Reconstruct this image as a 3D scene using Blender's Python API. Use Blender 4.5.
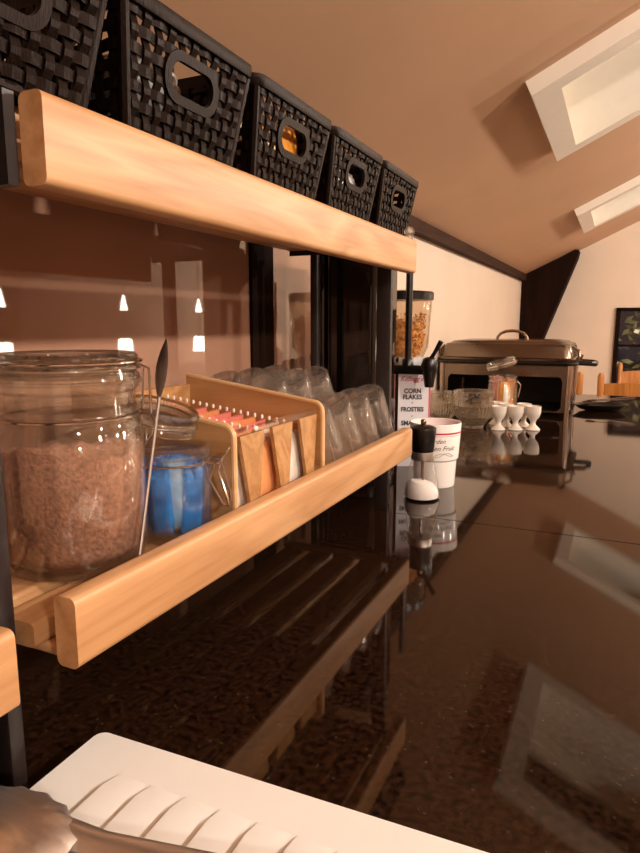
import bpy, math, random
from mathutils import Vector, Matrix
R = math.radians
PI = math.pi
random.seed(4)
for o in list(bpy.data.objects):
    bpy.data.objects.remove(o)
scene = bpy.context.scene
COL = scene.collection

# ------------------------------------------------------------------ camera
# z = 0 is the top of the granite counter, +y runs along the counter
H = .32
cam_data = bpy.data.cameras.new('camera')
cam = bpy.data.objects.new('camera', cam_data)
COL.objects.link(cam)
cam_data.sensor_fit = 'HORIZONTAL'
cam_data.sensor_width = 36
cam_data.lens = 36.0
cam_data.clip_start = .01
YAW = math.atan(300 / math.hypot(104, 640))
PITCH = math.atan(104 / 640)
cam.location = (0, 0, H)
cam.rotation_euler = (PI / 2 - PITCH, 0, YAW)
scene.camera = cam

# ------------------------------------------------------------------ world and exposure
world = bpy.data.worlds.new('world')
scene.world = world
world.use_nodes = True
world.node_tree.nodes['Background'].inputs[0].default_value = (.012, .012, .018, 1)
world.node_tree.nodes['Background'].inputs[1].default_value = 1
vs = scene.view_settings
vs.view_transform = 'Standard'
vs.look = 'None'
vs.gamma = 1
vs.use_curve_mapping = False
vs.exposure = 0.82
scene.cycles.max_bounces = 24
scene.cycles.transmission_bounces = 20
scene.cycles.transparent_max_bounces = 48

SPOT_POWER = 46
SPOT_COLOR = (1, .905, .80)

# ------------------------------------------------------------------ materials
MATS = {}
def nodes_of(m):
    m.use_nodes = True
    nt = m.node_tree
    return nt, nt.nodes, nt.links

def pbr(name, col, rough=.5, metal=0, spec=.5, bump=0, bscale=200, vary=0, vscale=30, coat=0, stretch=None, emit=None, estr=0, stint=None):
    m = bpy.data.materials.new(name)
    nt, N, L = nodes_of(m)
    b = N['Principled BSDF']
    b.inputs['Base Color'].default_value = (*col, 1)
    b.inputs['Roughness'].default_value = rough
    b.inputs['Metallic'].default_value = metal
    b.inputs['Specular IOR Level'].default_value = spec
    b.inputs['Coat Weight'].default_value = coat
    if stint: b.inputs['Specular Tint'].default_value = (*stint, 1)
    b.inputs['Coat Roughness'].default_value = .05
    if emit:
        b.inputs['Emission Color'].default_value = (*emit, 1)
        b.inputs['Emission Strength'].default_value = estr
    if bump or vary:
        tc = N.new('ShaderNodeTexCoord')
        mp = N.new('ShaderNodeMapping')
        if stretch: mp.inputs['Scale'].default_value = stretch
        L.new(tc.outputs['Object'], mp.inputs['Vector'])
    if bump:
        n = N.new('ShaderNodeTexNoise'); n.inputs['Scale'].default_value = bscale; n.inputs['Detail'].default_value = 4
        bp = N.new('ShaderNodeBump'); bp.inputs['Strength'].default_value = bump; bp.inputs['Distance'].default_value = .002
        L.new(mp.outputs[0], n.inputs['Vector']); L.new(n.outputs[0], bp.inputs['Height']); L.new(bp.outputs[0], b.inputs['Normal'])
    if vary:
        n = N.new('ShaderNodeTexNoise'); n.inputs['Scale'].default_value = vscale; n.inputs['Detail'].default_value = 5
        r = N.new('ShaderNodeValToRGB')
        r.color_ramp.elements[0].position = .3; r.color_ramp.elements[1].position = .7
        r.color_ramp.elements[0].color = (*[c * (1 - vary) for c in col], 1)
        r.color_ramp.elements[1].color = (*[min(1, c * (1 + vary)) for c in col], 1)
        L.new(mp.outputs[0], n.inputs['Vector']); L.new(n.outputs[0], r.inputs[0]); L.new(r.outputs[0], b.inputs['Base Color'])
    MATS[name] = m
    return m

def wood(name, light, dark, scale=1, rough=.35, axis=1, spec=.5):
    m = bpy.data.materials.new(name)
    nt, N, L = nodes_of(m)
    b = N['Principled BSDF']
    b.inputs['Roughness'].default_value = rough
    b.inputs['Specular IOR Level'].default_value = spec
    tc = N.new('ShaderNodeTexCoord'); mp = N.new('ShaderNodeMapping')
    s = [scale * 16] * 3; s[axis] = scale * 2.2
    mp.inputs['Scale'].default_value = s
    n1 = N.new('ShaderNodeTexNoise'); n1.inputs['Scale'].default_value = 1.0; n1.inputs['Detail'].default_value = 2; n1.inputs['Distortion'].default_value = .6
    mul = N.new('ShaderNodeMath'); mul.operation = 'MULTIPLY'; mul.inputs[1].default_value = 5.0
    fr = N.new('ShaderNodeMath'); fr.operation = 'PINGPONG'; fr.inputs[1].default_value = .5
    mp2 = N.new('ShaderNodeMapping'); s2 = [scale * 260] * 3; s2[axis] = scale * 14
    mp2.inputs['Scale'].default_value = s2
    n2 = N.new('ShaderNodeTexNoise'); n2.inputs['Scale'].default_value = 1; n2.inputs['Detail'].default_value = 3
    add = N.new('ShaderNodeMath'); add.operation = 'MULTIPLY_ADD'; add.inputs[1].default_value = .55
    r = N.new('ShaderNodeValToRGB')
    r.color_ramp.elements[0].position = .1; r.color_ramp.elements[1].position = .8
    r.color_ramp.elements[0].color = (*light, 1); r.color_ramp.elements[1].color = (*dark, 1)
    sub = N.new('ShaderNodeMath'); sub.operation = 'SUBTRACT'; sub.inputs[1].default_value = .05
    L.new(tc.outputs['Object'], mp.inputs[0]); L.new(tc.outputs['Object'], mp2.inputs[0])
    L.new(mp.outputs[0], n1.inputs['Vector']); L.new(mp2.outputs[0], n2.inputs['Vector'])
    L.new(n1.outputs[0], mul.inputs[0]); L.new(mul.outputs[0], fr.inputs[0])
    L.new(n2.outputs[0], add.inputs[0]); L.new(fr.outputs[0], add.inputs[2])
    L.new(add.outputs[0], sub.inputs[0])
    L.new(sub.outputs[0], r.inputs[0]); L.new(r.outputs[0], b.inputs['Base Color'])
    bp = N.new('ShaderNodeBump'); bp.inputs['Strength'].default_value = .08; bp.inputs['Distance'].default_value = .001
    L.new(n2.outputs[0], bp.inputs['Height']); L.new(bp.outputs[0], b.inputs['Normal'])
    MATS[name] = m
    return m

def thin_glass(name, tint=(.97, .97, .95), refl=1.0, ior=1.5, refract=0.0, rough=.0, bump=0, bscale=80, bright_haze=0):
    """clear glass: Fresnel mirror over a transparent body, with an optional refracting share"""
    m = bpy.data.materials.new(name)
    nt, N, L = nodes_of(m)
    N.remove(N['Principled BSDF'])
    out = N['Material Output']
    tr = N.new('ShaderNodeBsdfTransparent'); tr.inputs[0].default_value = (*tint, 1)
    gl = N.new('ShaderNodeBsdfGlossy'); gl.inputs['Roughness'].default_value = rough
    gl.inputs[0].default_value = (refl, refl, refl, 1)
    # Schlick reflectance, the same from both sides of the wall
    geo = N.new('ShaderNodeNewGeometry')
    dt = N.new('ShaderNodeVectorMath'); dt.operation = 'DOT_PRODUCT'
    ab = N.new('ShaderNodeMath'); ab.operation = 'ABSOLUTE'
    om = N.new('ShaderNodeMath'); om.operation = 'SUBTRACT'; om.inputs[0].default_value = 1
    pw = N.new('ShaderNodeMath'); pw.operation = 'POWER'; pw.inputs[1].default_value = 4.2
    fr = N.new('ShaderNodeMath'); fr.operation = 'MULTIPLY_ADD'
    f0 = ((ior - 1) / (ior + 1)) ** 2
    fr.inputs[1].default_value = (1 - f0) * .85; fr.inputs[2].default_value = f0
    L.new(geo.outputs['Incoming'], dt.inputs[0])
    L.new(dt.outputs['Value'], ab.inputs[0]); L.new(ab.outputs[0], om.inputs[1]); L.new(om.outputs[0], pw.inputs[0]); L.new(pw.outputs[0], fr.inputs[0])
    body = tr.outputs[0]
    nrm = None
    if bump:
        tc = N.new('ShaderNodeTexCoord'); n = N.new('ShaderNodeTexVoronoi'); n.inputs['Scale'].default_value = bscale
        bp = N.new('ShaderNodeBump'); bp.inputs['Strength'].default_value = bump; bp.inputs['Distance'].default_value = .004
        L.new(tc.outputs['Object'], n.inputs['Vector']); L.new(n.outputs[0], bp.inputs['Height'])
        nrm = bp.outputs[0]
        L.new(nrm, gl.inputs['Normal'])
    L.new(nrm if nrm else geo.outputs['Normal'], dt.inputs[1])
    if refract:
        g = N.new('ShaderNodeBsdfGlass'); g.inputs['Roughness'].default_value = 0; g.inputs['IOR'].default_value = 1.45
        g.inputs[0].default_value = (*tint, 1)
        if nrm: L.new(nrm, g.inputs['Normal'])
        mx0 = N.new('ShaderNodeMixShader'); mx0.inputs[0].default_value = refract
        L.new(tr.outputs[0], mx0.inputs[1]); L.new(g.outputs[0], mx0.inputs[2])
        body = mx0.outputs[0]
    mx = N.new('ShaderNodeMixShader')
    L.new(fr.outputs[0], mx.inputs[0]); L.new(body, mx.inputs[1]); L.new(gl.outputs[0], mx.inputs[2])
    surf = mx.outputs[0]
    if bright_haze:                       # pale diffuse share mixed into the glass colour to brighten it
        df = N.new('ShaderNodeBsdfDiffuse'); df.inputs[0].default_value = (.9, .87, .83, 1)
        tl = N.new('ShaderNodeBsdfTranslucent'); tl.inputs[0].default_value = (.9, .87, .83, 1)
        m1 = N.new('ShaderNodeMixShader'); m1.inputs[0].default_value = .4
        m2 = N.new('ShaderNodeMixShader'); m2.inputs[0].default_value = bright_haze
        L.new(df.outputs[0], m1.inputs[1]); L.new(tl.outputs[0], m1.inputs[2])
        L.new(surf, m2.inputs[1]); L.new(m1.outputs[0], m2.inputs[2]); surf = m2.outputs[0]
    L.new(surf, out.inputs['Surface'])
    MATS[name] = m
    return m

def granite(name):
    m = bpy.data.materials.new(name)
    nt, N, L = nodes_of(m)
    b = N['Principled BSDF']
    b.inputs['Roughness'].default_value = .045
    b.inputs['Specular IOR Level'].default_value = .5
    b.inputs['Specular Tint'].default_value = (1, .80, .62, 1)
    tc = N.new('ShaderNodeTexCoord')
    n = N.new('ShaderNodeTexNoise'); n.inputs['Scale'].default_value = 170; n.inputs['Detail'].default_value = 4
    v = N.new('ShaderNodeTexVoronoi'); v.inputs['Scale'].default_value = 150
    r = N.new('ShaderNodeValToRGB')
    r.color_ramp.elements[0].position = .35; r.color_ramp.elements[0].color = (.004, .0017, .0009, 1)
    r.color_ramp.elements[1].position = .72; r.color_ramp.elements[1].color = (.028, .012, .006, 1)
    r2 = N.new('ShaderNodeValToRGB')
    r2.color_ramp.elements[0].position = .0; r2.color_ramp.elements[0].color = (1, 1, 1, 1)
    r2.color_ramp.elements[1].position = .28; r2.color_ramp.elements[1].color = (0, 0, 0, 1)
    n3 = N.new('ShaderNodeTexNoise'); n3.inputs['Scale'].default_value = 60
    gt = N.new('ShaderNodeMath'); gt.operation = 'GREATER_THAN'; gt.inputs[1].default_value = .56
    mu = N.new('ShaderNodeMath'); mu.operation = 'MULTIPLY'
    mx = N.new('ShaderNodeMix'); mx.data_type = 'RGBA'
    mx.inputs[7].default_value = (.055, .035, .022, 1)
    L.new(tc.outputs['Object'], n.inputs['Vector']); L.new(tc.outputs['Object'], v.inputs['Vector']); L.new(tc.outputs['Object'], n3.inputs['Vector'])
    L.new(n.outputs[0], r.inputs[0]); L.new(v.outputs['Distance'], r2.inputs[0])
    L.new(n3.outputs[0], gt.inputs[0]); L.new(r2.outputs[0], mu.inputs[0]); L.new(gt.outputs[0], mu.inputs[1])
    L.new(mu.outputs[0], mx.inputs[0]); L.new(r.outputs[0], mx.inputs[6]); L.new(mx.outputs[2], b.inputs['Base Color'])
    MATS[name] = m
    return m

wood('beech', (.66, .375, .18), (.44, .215, .085), 1, .40, 1)
wood('beech_x', (.66, .375, .18), (.44, .215, .085), 1, .40, 0)
wood('bamboo', (.58, .32, .135), (.40, .195, .072), 1.2, .22, 0)
wood('bamboo_edge', (.80, .52, .27), (.70, .40, .17), 1.2, .35, 0)
wood('chair_wood', (.62, .26, .06), (.42, .15, .03), 1, .35, 2)
wood('eaves_timber', (.055, .024, .012), (.032, .013, .006), 1, .8, 1, .15)
wood('dark_timber', (.016, .0055, .0026), (.008, .0026, .0012), 1, .8, 2, .08)
granite('granite')
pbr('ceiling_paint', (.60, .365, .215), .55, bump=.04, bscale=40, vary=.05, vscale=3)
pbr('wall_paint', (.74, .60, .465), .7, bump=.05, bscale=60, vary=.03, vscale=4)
pbr('opposite_paint', (.50, .32, .21), .7, bump=.05, bscale=60, vary=.05, vscale=4)
pbr('gloss_panel', (.36, .19, .122), .02, spec=.75, vary=.06, vscale=6)
pbr('floor_wood', (.10, .045, .02), .4, vary=.3, vscale=14, stretch=(8, 1, 1))
pbr('skylight_white', (.86, .78, .66), .4, vary=.02)
pbr('black_metal', (.016, .010, .009), .4, spec=.5, vary=.2, vscale=60)
pbr('basket_plastic', (.0050, .0024, .0018), .36, spec=.10, stint=(1, .72, .58), bump=.25, bscale=700, stretch=(1, 1, .15))
pbr('black_gloss', (.004, .0022, .0018), .06, spec=.5, coat=.2, vary=.2)
pbr('black_plastic', (.005, .0035, .003), .3, spec=.5, vary=.2)
pbr('steel', (.50, .42, .36), .17, metal=1, vary=.05, vscale=40)
pbr('brushed_steel', (.21, .158, .118), .22, metal=1, bump=.06, bscale=300, stretch=(1, 30, 1), vary=.05)
pbr('spoon_steel', (.26, .20, .17), .45, metal=1, vary=.05)
pbr('collar_steel', (.80, .72, .66), .38, metal=1, vary=.05)
pbr('wire_steel', (.70, .63, .57), .15, metal=1, vary=.05)
pbr('tong_steel', (.70, .65, .62), .38, metal=1, bump=.05, bscale=400, stretch=(1, 12, 12), vary=.08)
pbr('white_board', (.80, .80, .78), .42, spec=.4, vary=.02, vscale=20)
pbr('ceramic', (.86, .82, .78), .15, spec=.5, vary=.015)
pbr('egg_ceramic', (.72, .64, .56), .2, spec=.5, vary=.02)
pbr('red_print', (.55, .03, .06), .4, vary=.05)
pbr('ink', (.03, .025, .03), .5, vary=.05)
pbr('sign_white', (.82, .80, .84), .4, vary=.015)
pbr('sign_pink', (.70, .13, .20), .4, vary=.03)
pbr('cocoa', (.42, .215, .145), .95, spec=.1, bump=1.0, bscale=290, vary=.28, vscale=230)
pbr('salt', (.85, .82, .80), .8, bump=.6, bscale=900, vary=.05, vscale=400)
pbr('rubber', (.42, .25, .14), .5, vary=.05)
pbr('blue_foil', (.015, .22, .72), .22, spec=.6, bump=.8, bscale=55, vary=.45, vscale=45)
pbr('blue_label', (.25, .45, .72), .3, vary=.15, vscale=60)
pbr('pink_foil', (.80, .24, .22), .35, bump=.2, bscale=60, vary=.12, vscale=30)
pbr('orange_foil', (.82, .34, .13), .35, bump=.2, bscale=60, vary=.12, vscale=30)
pbr('white_foil', (.84, .76, .68), .35, bump=.2, bscale=60, vary=.12, vscale=50)
pbr('amber_pack', (.75, .28, .03), .35, bump=.3, bscale=60, vary=.4, vscale=22)
pbr('white_pack', (.85, .82, .78), .3, bump=.3, bscale=50, vary=.1, vscale=30)
pbr('red_pack', (.50, .05, .03), .35, bump=.3, bscale=60, vary=.3, vscale=60)
pbr('flakes', (.66, .36, .13), .6, vary=.5, vscale=120)
pbr('dark_inside', (.012, .006, .004), .6, vary=.1)
pbr('leaf', (.10, .11, .05), .35, vary=.5, vscale=9)
pbr('lamp_glass', (.9, .85, .75), .3, emit=(1, .86, .68), estr=14, vary=.01)
pbr('copper', (.55, .27, .14), .22, metal=1, vary=.1)
thin_glass('jar_glass', (.975, .975, .955), 1.0, 1.65, .28, .03, bright_haze=.006)
thin_glass('tumbler_glass', (.985, .98, .97), 1.0, 1.75, .42, .04, bright_haze=.036)
thin_glass('lid_glass', (.97, .97, .94), 1.0, 1.65, .65, .03, bright_haze=.008)
thin_glass('cut_glass', (.96, .94, .90), 1.0, 1.65, .35, .03, .45, 70, bright_haze=.006)
thin_glass('mill_glass', (.99, .985, .98), 1.0, 1.5, 0)
thin_glass('acrylic', (.95, .90, .86), 1.0, 1.45, 0)
thin_glass('hopper_plastic', (.93, .88, .82), 1.0, 1.45, 0)
thin_glass('pane_glass', (.80, .78, .74), 1.0, 1.5, 0)

# ------------------------------------------------------------------ mesh helpers
class MB:
    def __init__(s): s.v = []; s.f = []
    def add(s, v, f):
        o = len(s.v); s.v += [tuple(p) for p in v]; s.f += [tuple(i + o for i in q) for q in f]; return s
    def box(s, x0, x1, y0, y1, z0, z1):
        v = [(x, y, z) for z in (z0, z1) for y in (y0, y1) for x in (x0, x1)]
        return s.add(v, [(0, 2, 3, 1), (4, 5, 7, 6), (0, 1, 5, 4), (2, 6, 7, 3), (0, 4, 6, 2), (1, 3, 7, 5)])
    def prism(s, poly, a, b, axis='y'):
        """polygon in the plane across axis, extruded from a to b"""
        n = len(poly)
        def P(p, t):
            return (p[0], t, p[1]) if axis == 'y' else (t, p[0], p[1]) if axis == 'x' else (p[0], p[1], t)
        v = [P(p, a) for p in poly] + [P(p, b) for p in poly]
        f = [tuple(range(n)), tuple(range(2 * n - 1, n - 1, -1))]
        f += [(i, i + n, (i + 1) % n + n, (i + 1) % n) for i in range(n)]
        return s.add(v, f)
    def lathe(s, prof, n=40, cx=0, cy=0, closed=False):
        v = []; f = []
        for r, z in prof:
            for k in range(n):
                a = 2 * PI * k / n; v.append((cx + r * math.cos(a), cy + r * math.sin(a), z))
        m = len(prof)
        for i in range(m if closed else m - 1):
            j = (i + 1) % m
            for k in range(n):
                q = (k + 1) % n; f.append((i * n + k, i * n + q, j * n + q, j * n + k))
        if not closed:
            if prof[0][0] > 1e-6: f.append(tuple(range(n - 1, -1, -1)))
            if prof[-1][0] > 1e-6: f.append(tuple((m - 1) * n + k for k in range(n)))
        return s.add(v, f)
    def shell(s, prof, n=40):
        """closed profile loop turned round z (a vessel wall), poles allowed where r = 0"""
        v = []; f = []
        for r, z in prof:
            for k in range(n):
                a = 2 * PI * k / n; v.append((r * math.cos(a), r * math.sin(a), z))
        for i in range(len(prof) - 1):
            for k in range(n):
                q = (k + 1) % n; f.append((i * n + k, i * n + q, (i + 1) * n + q, (i + 1) * n + k))
        return s.add(v, f)
    def tube(s, pts, r, n=8, closed=False, sq=None):
        pts = [Vector(p) for p in pts]; m = len(pts)
        rs = r if isinstance(r, (list, tuple)) else [r] * m
        v = []; f = []; up = None
        for i, p in enumerate(pts):
            t = (pts[(i + 1) % m] - pts[i - 1]) if closed else (pts[min(i + 1, m - 1)] - pts[max(i - 1, 0)])
            t.normalize()
            if up is None:
                up = Vector((0, 0, 1)) if abs(t.z) < .9 else Vector((1, 0, 0))
            up = (up - t * up.dot(t)).normalized(); sd = t.cross(up)
            for k in range(n):
                a = 2 * PI * (k + .5) / n
                v.append(p + (up * math.sin(a) * (sq or 1) + sd * math.cos(a)) * rs[i])
        for i in range(m if closed else m - 1):
            j = (i + 1) % m
            for k in range(n):
                q = (k + 1) % n; f.append((i * n + k, i * n + q, j * n + q, j * n + k))
        if not closed:
            f.append(tuple(range(n - 1, -1, -1))); f.append(tuple((m - 1) * n + k for k in range(n)))
        return s.add(v, f)
    def loft(s, rings, cap0=True, cap1=True, closed=False):
        n = len(rings[0]); m = len(rings); v = [p for r in rings for p in r]; f = []
        for i in range(m if closed else m - 1):
            j = (i + 1) % m
            for k in range(n):
                q = (k + 1) % n; f.append((i * n + k, i * n + q, j * n + q, j * n + k))
        if cap0 and not closed: f.append(tuple(range(n - 1, -1, -1)))
        if cap1 and not closed: f.append(tuple((m - 1) * n + k for k in range(n)))
        return s.add(v, f)
    def xf(s, M):
        s.v = [tuple(M @ Vector(p)) for p in s.v]; return s

def rrect(w, h, r, n=5, cx=0, cy=0):
    """rounded rectangle of full size w x h, counter-clockwise"""
    p = []
    for sx, sy, a0 in ((1, 1, 0), (-1, 1, 90), (-1, -1, 180), (1, -1, 270)):
        for i in range(n + 1):
            a = R(a0 + 90 * i / n)
            p.append((cx + sx * (w / 2 - r) + r * math.cos(a), cy + sy * (h / 2 - r) + r * math.sin(a)))
    return p

def mesh_of(name, mb, mat, smooth=35):
    me = bpy.data.meshes.new(name)
    me.from_pydata(mb.v, [], mb.f)
    import bmesh
    bm = bmesh.new(); bm.from_mesh(me); bmesh.ops.recalc_face_normals(bm, faces=bm.faces); bm.to_mesh(me); bm.free()
    if smooth:
        me.shade_smooth(); me.set_sharp_from_angle(angle=R(smooth))
    me.materials.append(MATS[mat])
    return me

def obj(name, mb, mat, parent=None, smooth=35):
    me = mb if isinstance(mb, bpy.types.Mesh) else mesh_of(name, mb, mat, smooth)
    o = bpy.data.objects.new(name, me); COL.objects.link(o)
    if parent: o.parent = parent
    return o

def tag(o, label, cat, group=None):
    o['label'] = label; o['category'] = cat
    if group: o['group'] = group
    return o

def thing(name, label, cat, loc=(0, 0, 0), rot=(0, 0, 0), group=None):
    o = bpy.data.objects.new(name, None); COL.objects.link(o)
    o.empty_display_size = .02
    o.location = loc; o.rotation_euler = rot
    return tag(o, label, cat, group)

def struct(name, mb, mat, parent=None, smooth=30):
    o = obj(name, mb, mat, parent, smooth)
    if not parent: o['kind'] = 'structure'
    return o

def dup(root, loc=None, rot=None, label=None):
    r = root.copy(); COL.objects.link(r)
    if loc is not None: r.location = loc
    if rot is not None: r.rotation_euler = rot
    if label: r['label'] = label
    for ch in list(root.children):
        c = ch.copy(); COL.objects.link(c); c.parent = r
        for g in list(ch.children):
            d = g.copy(); COL.objects.link(d); d.parent = c
    return r

def text_mb(s, size, shear=0, extrude=.0004, bold=0.0, align='CENTER'):
    cu = bpy.data.curves.new('lettering', 'FONT')
    cu.body = s; cu.size = size; cu.shear = shear; cu.extrude = extrude; cu.offset = bold
    cu.align_x = align; cu.align_y = 'CENTER'; cu.resolution_u = 3
    o = bpy.data.objects.new('lettering', cu); COL.objects.link(o)
    dg = bpy.context.evaluated_depsgraph_get(); dg.update()
    me = bpy.data.meshes.new_from_object(o.evaluated_get(dg))
    mb = MB().add([tuple(v.co) for v in me.vertices], [tuple(p.vertices) for p in me.polygons])
    bpy.data.objects.remove(o); bpy.data.curves.remove(cu); bpy.data.meshes.remove(me)
    return mb

# ------------------------------------------------------------------ the room
XW, YF, ZF = -.6, 4.578, -.9
SL = .4866                      # pitch of the roof
ZT = .618                       # ceiling height at the low wall
XR = 1.8                        # ridge
XE = 4.2
YB = -2.6
def zc(x): return ZT + (x - XW) * SL
ca = math.atan(SL); CC, SS = math.cos(ca), math.sin(ca)

struct('floor', MB().box(XW - .1, XE + .1, YB - .1, YF + .1, ZF - .05, ZF), 'floor_wood')
struct('wall_left', MB().box(XW - .1, XW - .0005, YB, YF + .1, ZF, ZT + .06), 'wall_paint')
struct('wall_right', MB().box(XE, XE + .1, YB, YF + .1, ZF, zc(XW) + .06), 'opposite_paint')
gable = [(XW - .1, ZF), (XE + .1, ZF), (XE + .1, zc(XW) - .02), (XR, zc(XR) + .02), (XW - .1, ZT - .02)]
struct('wall_front', MB().prism(gable, YB - .1, YB, 'y'), 'opposite_paint')
# far gable wall with a window opening
WX0, WX1, WZ0, WZ1 = -.014, .80, -.28, .405
mb = MB()
mb.prism([(XW - .1, ZF), (WX0, ZF), (WX0, zc(WX0) + .02), (XW - .1, ZT - .02)], YF, YF + .12, 'y')
mb.prism([(WX0, ZF), (WX1, ZF), (WX1, WZ0), (WX0, WZ0)], YF, YF + .12, 'y')
mb.prism([(WX0, WZ1), (WX1, WZ1), (WX1, zc(WX1) + .02), (WX0, zc(WX0) + .02)], YF, YF + .12, 'y')
mb.prism([(WX1, ZF), (XE + .1, ZF), (XE + .1, zc(XW) - .02), (XR, zc(XR) + .02), (WX1, zc(WX1) + .02)], YF, YF + .12, 'y')
struct('wall_far', mb, 'wall_paint')
# window in the far wall
w = struct('window_1', MB(), 'dark_timber')
fw_ = MB()
for a in ((WX0 - .012, WX0 + .014, WZ0 - .03, WZ1 + .008), (WX1 - .035, WX1 + .03, WZ0 - .03, WZ1 + .008), (WX0, WX1, WZ1 - .014, WZ1 + .008), (WX0, WX1, WZ0 - .03, WZ0 + .035)):
    fw_.box(a[0], a[1], YF - .02, YF + .06, a[2], a[3])
obj('window_frame', fw_, 'dark_timber', w)
obj('glazing_bar', MB().box(WX0, WX1, YF + .025, YF + .045, .165, .18), 'dark_timber', w)
obj('glazing_bar', MB().box(.38, .405, YF + .025, YF + .045, WZ0, WZ1), 'dark_timber', w)
for (a, b) in ((WX0 + .014, .38), (.405, WX1 - .035)):
    for (c, d) in ((WZ0 + .03, .165), (.18, WZ1 - .014)):
        obj('pane', MB().box(a, b, YF + .033, YF + .036, c, d), 'pane_glass', w)
w.name = 'window_1'

# sloped ceiling with two skylight openings: (y0, y1, x0, x1) of the frames' outer edges
SKY = [(1.457, 2.056, -.21, .50), (3.10, 3.70, -.215, .50)]
def slope_pt(x, y, off=0):      # off: distance below the ceiling surface, square to it
    return (x + SS * off, y, zc(x) - CC * off)
ys = sorted({YB, YF + .1} | {v for s in SKY for v in (s[0] + .045, s[1] - .045)})
xs = sorted({XW - .02, XR} | {SKY[0][2] + .04, SKY[0][3] - .04})
mb = MB()
for i in range(len(ys) - 1):
    for j in range(len(xs) - 1):
        cy, cx = (ys[i] + ys[i + 1]) / 2, (xs[j] + xs[j + 1]) / 2
        if any(s[0] < cy < s[1] and s[2] < cx < s[3] for s in SKY): continue
        mb.add([slope_pt(xs[j], ys[i]), slope_pt(xs[j + 1], ys[i]), slope_pt(xs[j + 1], ys[i + 1]), slope_pt(xs[j], ys[i + 1])], [(0, 1, 2, 3)])
mb.add([(XR, YB, zc(XR)), (XE + .02, YB, zc(XW)), (XE + .02, YF + .1, zc(XW)), (XR, YF + .1, zc(XR))], [(0, 1, 2, 3)])
struct('ceiling', mb, 'ceiling_paint', smooth=0)
def skyframe(s, n):
    y0, y1, x0, x1 = s
    def quadring(a, b, off_a, off_b):
        """ring of boxes between outer rect a and inner rect b"""
        m = MB()
        (ax0, ax1, ay0, ay1), (bx0, bx1, by0, by1) = a, b
        for (X0, X1, Y0, Y1) in ((ax0, bx0, ay0, ay1), (bx1, ax1, ay0, ay1), (bx0, bx1, ay0, by0), (bx0, bx1, by1, ay1)):
            v = [slope_pt(x, y, o) for o in (off_a, off_b) for y in (Y0, Y1) for x in (X0, X1)]
            m.add(v, [(0, 2, 3, 1), (4, 5, 7, 6), (0, 1, 5, 4), (2, 6, 7, 3), (0, 4, 6, 2), (1, 3, 7, 5)])
        return m
    root = struct('window_%d' % n, MB(), 'skylight_white')
    t = .058
    obj('casing', quadring((x0, x1, y0, y1), (x0 + t * .9, x1 - t * .9, y0 + t, y1 - t), .032, -.002), 'skylight_white', root)
    obj('reveal', quadring((x0 + .035, x1 - .035, y0 + .04, y1 - .04), (x0 + t * .9, x1 - t * .9, y0 + t, y1 - t), -.002, -.20), 'skylight_white', root)
    a = (x0 + t * .9, x1 - t * .9, y0 + t, y1 - t)
    sash = obj('sash', quadring(a, (a[0] + .045, a[1] - .045, a[2] + .05, a[3] - .05), -.165, -.20), 'skylight_white', root)
    v = [slope_pt(x, y, o) for o in (-.185, -.19) for y in (a[2] + .04, a[3] - .04) for x in (a[0] + .03, a[1] - .03)]
    obj('pane', MB().add(v, [(0, 2, 3, 1), (4, 5, 7, 6), (0, 1, 5, 4), (2, 6, 7, 3), (0, 4, 6, 2), (1, 3, 7, 5)]), 'skylight_pane', root)
pbr('skylight_pane', (.03, .017, .014), .03, spec=.35, vary=.02)
for n, s in enumerate(SKY): skyframe(s, n + 2)

# dark wall plate under the eaves, timber knee in the far corner, ridge beam
struct('trim_1', MB().box(XW, XW + .03, 1.0, YF, ZT - .030, ZT + .010), 'eaves_timber')
knee = [(-.598, -.9), (-.50, -.9), (-.47, .17), (-.455, .205), (-.27, .725), (-.262, .765), (-.285, .772), (-.36, .732), (-.598, .619)]
struct('trim_2', MB().prism(knee, YF - .16, YF - .002, 'y'), 'dark_timber')
struct('trim_3', MB().box(XR - .06, XR + .06, YB, YF, zc(XR) - .16, zc(XR) - .03), 'dark_timber')
# glossy brown panels with dark posts on the wall behind the shelf
struct('wall_panel', MB().box(XW, XW + .008, -1.2, .985, 0.0, ZT - .02), 'gloss_panel')
struct('wall_panel.001', MB().box(XW, XW + .008, 1.062, 1.50, 0.0, ZT - .02), 'gloss_panel')
struct('trim_4', MB().box(XW, XW + .014, .985, 1.062, 0.0, ZT - .02), 'dark_timber')

# ------------------------------------------------------------------ lamps of the room
def ridge_spot(y, x, power):
    t = thing('ridge_spotlight', 'small black cylinder spotlight under the ridge beam', 'spotlight', (x, y, zc(XR) - .16), (0, 0, 0), 'spotlights along the ridge beam')
    obj('stem', MB().lathe([(.008, -.40), (.008, 0)], 12), 'black_metal', t)
    obj('housing', MB().shell([(0, -.40), (.035, -.40), (.04, -.41), (.04, -.46), (.036, -.46), (.036, -.415), (0, -.415)], 24), 'black_metal', t)
    obj('bulb', MB().lathe([(0.0, -.475), (.012, -.472), (.02, -.455), (.016, -.43), (0, -.42)], 16), 'lamp_glass', t)
    ld = bpy.data.lights.new('spotlight_light', 'POINT'); ld.energy = power; ld.color = SPOT_COLOR; ld.shadow_soft_size = .045
    lo = bpy.data.objects.new('spotlight_light', ld); COL.objects.link(lo); lo.parent = t; lo.location = (0, 0, -.53)
for y, p in ((-.9, 1.0), (.55, 1.25), (2.0, .8), (3.4, .8)):
    ridge_spot(y, XR - .25, SPOT_POWER * p)

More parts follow.
